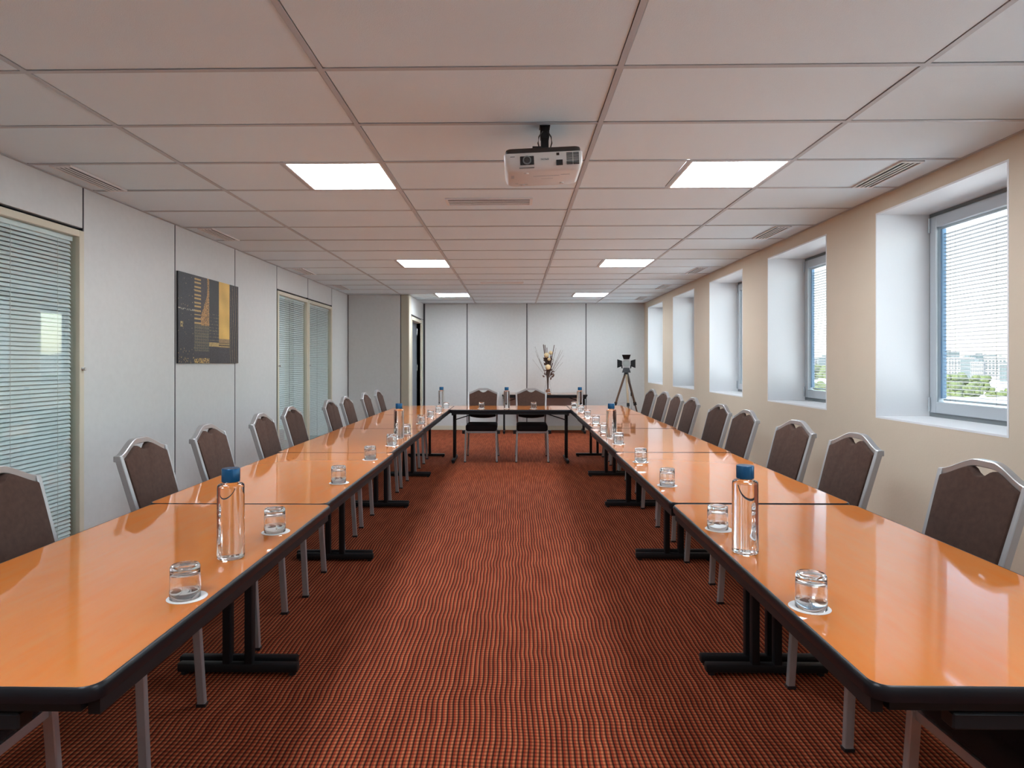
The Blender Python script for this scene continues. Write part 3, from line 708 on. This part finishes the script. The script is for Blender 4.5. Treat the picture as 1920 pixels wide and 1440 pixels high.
for i in range(34):
    a = random.uniform(0, 2*PI); zz = random.uniform(.20, .60); r_ = random.uniform(.03, .10)*(zz+.35)
    if i < 12: a = random.uniform(-.9, .5); zz = random.uniform(.17, .36); r_ = random.uniform(.04, .12)
    c0 = Vector((r_*math.cos(a), r_*math.sin(a)*.7, zz)); d = Vector((math.cos(a), math.sin(a), random.uniform(.2, 1.6))).normalized(); sd_ = d.cross(Vector((random.random(), random.random(), .3))).normalized()
    L_ = random.uniform(.04, .075); W_ = L_*.26; nn = d.cross(sd_)*.008
    MB().add([c0, c0+d*L_*.4+sd_*W_+nn, c0+d*L_, c0+d*L_*.4-sd_*W_+nn, c0+d*L_*.45-nn], [(0, 1, 4), (1, 2, 4), (2, 3, 4), (3, 0, 4), (0, 3, 2, 1)]).build('leaf', M['leaf'], BQ)

# ------------------------------------------------------------------ tripod lamp
LX, LY = 2.075, 12.02
TL_ = tag(empty('tripod_lamp', (LX, LY, 0)), 'studio-style spotlight with barn doors on a wooden tripod by the window wall', 'lamp')
apex = 1.135
for a in (150, 30, -90):
    d = Vector((math.cos(math.radians(a)), math.sin(math.radians(a)), 0)); R0, R1 = .022, .40
    pt_ = lambda z: tuple(d*(R1+(R0-R1)*z/apex)+Vector((0, 0, z)))
    lg = MB().bar(pt_(.56), pt_(apex), .036, .030, up=tuple(d)).build('leg', M['wood_pale'] if a == -90 else M['wood'], TL_, bevel=.003, seg=1)
    MB().bar(pt_(.02), pt_(.60), .022, .018, up=tuple(d)).build('lower_leg', M['wood'], lg)
    MB().bar(pt_(.55), pt_(.605), .046, .042, up=tuple(d)).build('leg_clamp', M['black_metal'], lg)
    MB().sphere(pt_(.012), .012, 8, 6).build('rubber_foot', M['black'], lg)
    MB().tube([(0, 0, .60), pt_(.57)], .004, 5).build('spreader', M['steel'], TL_)
MB().lathe([(0, -.03), (.036, -.03), (.042, 0), (.036, .03), (.014, .04), (.012, .09), (0, .09)], 20, (0, 0, apex)).build('tripod_head', M['black_metal'], TL_, smooth=True)
hd = empty('lamp_head', (0, -.02, 1.335)); hd.parent = TL_; hd.rotation_euler = (math.radians(3), 0, math.radians(-10))
def yl(mb): mb.v = [(x, -z, y) for x, y, z in mb.v]; return mb
yl(MB().lathe([(0, -.10), (.05, -.10), (.068, -.06), (.072, .055), (.078, .058), (.078, .072), (.066, .072), (.066, .055), (0, .052)], 32)).build('housing', M['black_metal'], hd, smooth=True)
yl(MB().lathe([(.064, .066), (.080, .066), (.082, .074), (.080, .080), (.064, .080)], 32, closed=True)).build('bezel', M['silver'], hd, smooth=True)
yl(MB().lathe([(0, .074), (.03, .073), (.064, .066), (.064, .060), (0, .060)], 32)).build('lens', mat('frosted_lens', (.36, .40, .38), .2), hd, smooth=True)
for k in range(4):
    a = k*PI/2; ca_, sa_ = math.cos(a), math.sin(a); P = []
    for (x, r_, yv) in ((-.052, .078, -.078), (.052, .078, -.078), (.080, .165, -.125), (-.080, .165, -.125)):
        P.append((x*ca_-r_*sa_, yv, x*sa_+r_*ca_))
    MB().add(P+[(x*.995, y-.003, z*.995) for x, y, z in P], [(0, 1, 2, 3), (7, 6, 5, 4)]+[(i, (i+1) % 4, 4+(i+1) % 4, 4+i) for i in range(4)]).build('barn_door', M['black_metal'], hd)
for s_ in (-1, 1): MB().bar((s_*.082, .0, -.01), (s_*.082, 0, -.09), .006, .022).build('yoke', M['black_metal'], TL_).location = (0, -.02, 1.335)
MB().bar((-.085, 0, -.092), (.085, 0, -.092), .022, .006).bar((0, 0, -.095), (0, .015, -.14), .02, .02).build('yoke', M['black_metal'], TL_).location = (0, -.02, 1.335)
MB().tube([(.03, .0, 1.20), (.07, -.02, 1.0), (.085, -.05, .80), (.082, -.06, .72), (.095, -.05, .45), (.08, -.02, .2), (.12, .05, .006), (.25, .4, .006), (.28, .78, .006)], .0035, 6).build('power_cord', M['black'], TL_, smooth=True)
MB().box(.072, .092, -.068, -.050, .73, .80).build('cord_switch', M['black'], TL_, bevel=.004)

# ------------------------------------------------------------------ the city outside
GZ = -20.0
struct(MB().box(3.3, 4000, -1500, 4500, GZ-.5, GZ).build('ground', M['ground']), 'city ground far below the windows')
def building(x, y, wx, wy, top, rz, facade, lab, nx=7, nz=7, plant=True):
    R_ = tag(empty('apartment_building', (x, y, GZ), rz), lab, 'building', 'buildings across the city')
    h = top-GZ
    MB().box(-wx/2, wx/2, -wy/2, wy/2, 0, h).build('wall', facade, R_)
    MB().box(-wx/2-.4, wx/2+.4, -wy/2-.4, wy/2+.4, h, h+.9).build('roof', M['roof'], R_)
    if plant: MB().box(-wx*.25, wx*.1, -wy*.2, wy*.2, h+.9, h+3.6).box(wx*.2, wx*.33, -wy*.1, wy*.1, h+.9, h+2.4).build('roof_plant', M['conc2'], R_)
    wm = MB(); st = wx/nx; sz = h/nz/1.0
    for i in range(nx):
        for j in range(nz):
            cx = -wx/2+st*(i+.5); cz = h-sz*(j+.6)
            if cz < 2: continue
            wm.box(cx-st*.28, cx+st*.28, -wy/2-.12, -wy/2+.1, cz-sz*.27, cz+sz*.27)
    ny = max(2, int(wy/st)); st2 = wy/ny
    for i in range(ny):
        for j in range(nz):
            cy = -wy/2+st2*(i+.5); cz = h-sz*(j+.6)
            if cz < 2: continue
            wm.box(-wx/2-.12, -wx/2+.1, cy-st2*.28, cy+st2*.28, cz-sz*.27, cz+sz*.27)
    tag(wm.build('windows', M['win_far'], R_), kind='stuff')
def at(u, y): # ground position seen at image column u, at depth y
    a = (u-942.56)/1208.14; c_, s_ = math.cos(-.018378), math.sin(-.018378)
    d = (a*c_+s_, -a*s_+c_); t_ = y/d[1]; return d[0]*t_, y
hz = lambda v, y: CH+(679.12-v)*y/1208.14          # height seen at image row v, at depth y
bl = [(1779, 1000, 26, 16, hz(661, 1000), .5, 'conc2', 'grey slab block at the left edge of the nearest window view', 9, 10),
      (1795, 900, 28, 16, hz(672, 900), .6, 'conc', 'low white block with long window bands behind the trees', 8, 9),
      (1815, 820, 14, 12, hz(672, 820), .75, 'conc2', 'glassy grey-green tower left of the white blocks', 7, 11),
      (1838, 940, 22, 14, hz(667, 940), .4, 'conc2', 'grey block with rooftop plant in the middle of the view', 6, 9),
      (1834, 760, 12, 12, hz(680, 760), .8, 'conc', 'low white block in front of the rooftop plant', 6, 9),
      (1865, 840, 22, 14, hz(670, 840), .55, 'conc', 'white block with small square windows on the right of the view', 6, 9),
      (1889, 720, 12, 12, hz(684, 720), .8, 'conc2', 'grey block cut off by the right window jamb', 5, 9),
      (1520, 1300, 50, 24, hz(672, 1300), .1, 'conc', 'long white block on the skyline of the second window', 12, 7),
      (1548, 1150, 24, 20, hz(670, 1150), .3, 'conc2', 'grey block on the skyline of the second window', 7, 9),
      (1390, 1300, 40, 24, hz(670, 1300), .2, 'conc', 'white block on the skyline of the third window', 10, 8)]
for (u, y, wx, wy, top, rz, fm, lab, nx, nz) in bl:
    x, y = at(u, y); building(x, y, wx, wy, top, -rz, M[fm], lab, nx, nz)
def tree(x, y, r_, top, lab):
    R_ = tag(empty('tree', (x, y, GZ)), lab, 'tree', 'trees below the windows')
    h = top-GZ
    MB().tube([(0, 0, 0), (.2, .1, h*.4), (0, 0, h*.75)], .35, 8).build('trunk', M['stem'], R_)
    bm = bmesh.new()
    for i in range(20):
        a = random.uniform(0, 2*PI); q = random.uniform(0, .72)*r_; zz = h-r_*.35-random.uniform(0, 1.15)*r_
        s_ = r_*random.uniform(.24, .42)
        bmesh.ops.create_icosphere(bm, subdivisions=3, radius=s_, matrix=Matrix.Translation((q*math.cos(a), q*math.sin(a), zz)))
    from mathutils import noise as mn
    for v in bm.verts:
        nz = mn.noise(v.co*1.3+Vector((x, y, 0))); nz2 = mn.noise(v.co*4.0)
        v.co += v.co.normalized()*0+Vector((nz, nz2, mn.noise(v.co*2+Vector((9, 0, 0)))))*.28
    me = bpy.data.meshes.new('crown'); bm.to_mesh(me); bm.free(); me.materials.append(M['foil']); inst('crown', me, R_)
random.seed(21)
tr = [(1780, 385, 7, hz(700, 385)), (1800, 412, 7.5, hz(697, 412)), (1821, 442, 7, hz(700, 442)), (1841, 470, 7, hz(703, 470)), (1788, 330, 5, hz(716, 330)), (1806, 340, 5, hz(719, 340)), (1827, 356, 5, hz(719, 356)), (1876, 360, 5, hz(728, 360)), (1858, 400, 4.5, hz(722, 400)), (1890, 400, 4.5, hz(726, 400)),
      (1518, 800, 13, hz(681, 800)), (1542, 850, 13, hz(682, 850)), (1531, 400, 7, hz(712, 400)), (1546, 380, 5.5, hz(720, 380)), (1514, 390, 6, hz(716, 390))]
tl = ['leftmost tall tree in the nearest window view', 'tallest broad tree in the nearest window view', 'tall tree right of the tallest one', 'tall tree below the white blocks', 'lower tree at the front left of the grove', 'lower tree at the front middle of the grove', 'lower tree at the front right of the grove', 'small tree near the right jamb', 'small tree beside the far street', 'small tree cut off by the right jamb',
      'back tree in the second window view, left', 'back tree in the second window view, right', 'front tree in the second window view, middle', 'front tree in the second window view, right', 'front tree in the second window view, left']
for (u, y, r_, top), l in zip(tr, tl):
    x, y = at(u, y); tree(x, y, r_, top, 'bright green '+l)
# low white roof just outside
nr = tag(empty('flat_roof_annex', (74, 101, GZ)), 'flat white annex roof just below the nearest window view', 'building')
MB().box(-22, 26, -18, 18, 0, 20-5.4).build('wall', M['conc'], nr)
MB().box(-22.4, 26.4, -18.4, 18.4, 20-5.4, 20-5.0).build('roof', M['roof'], nr)
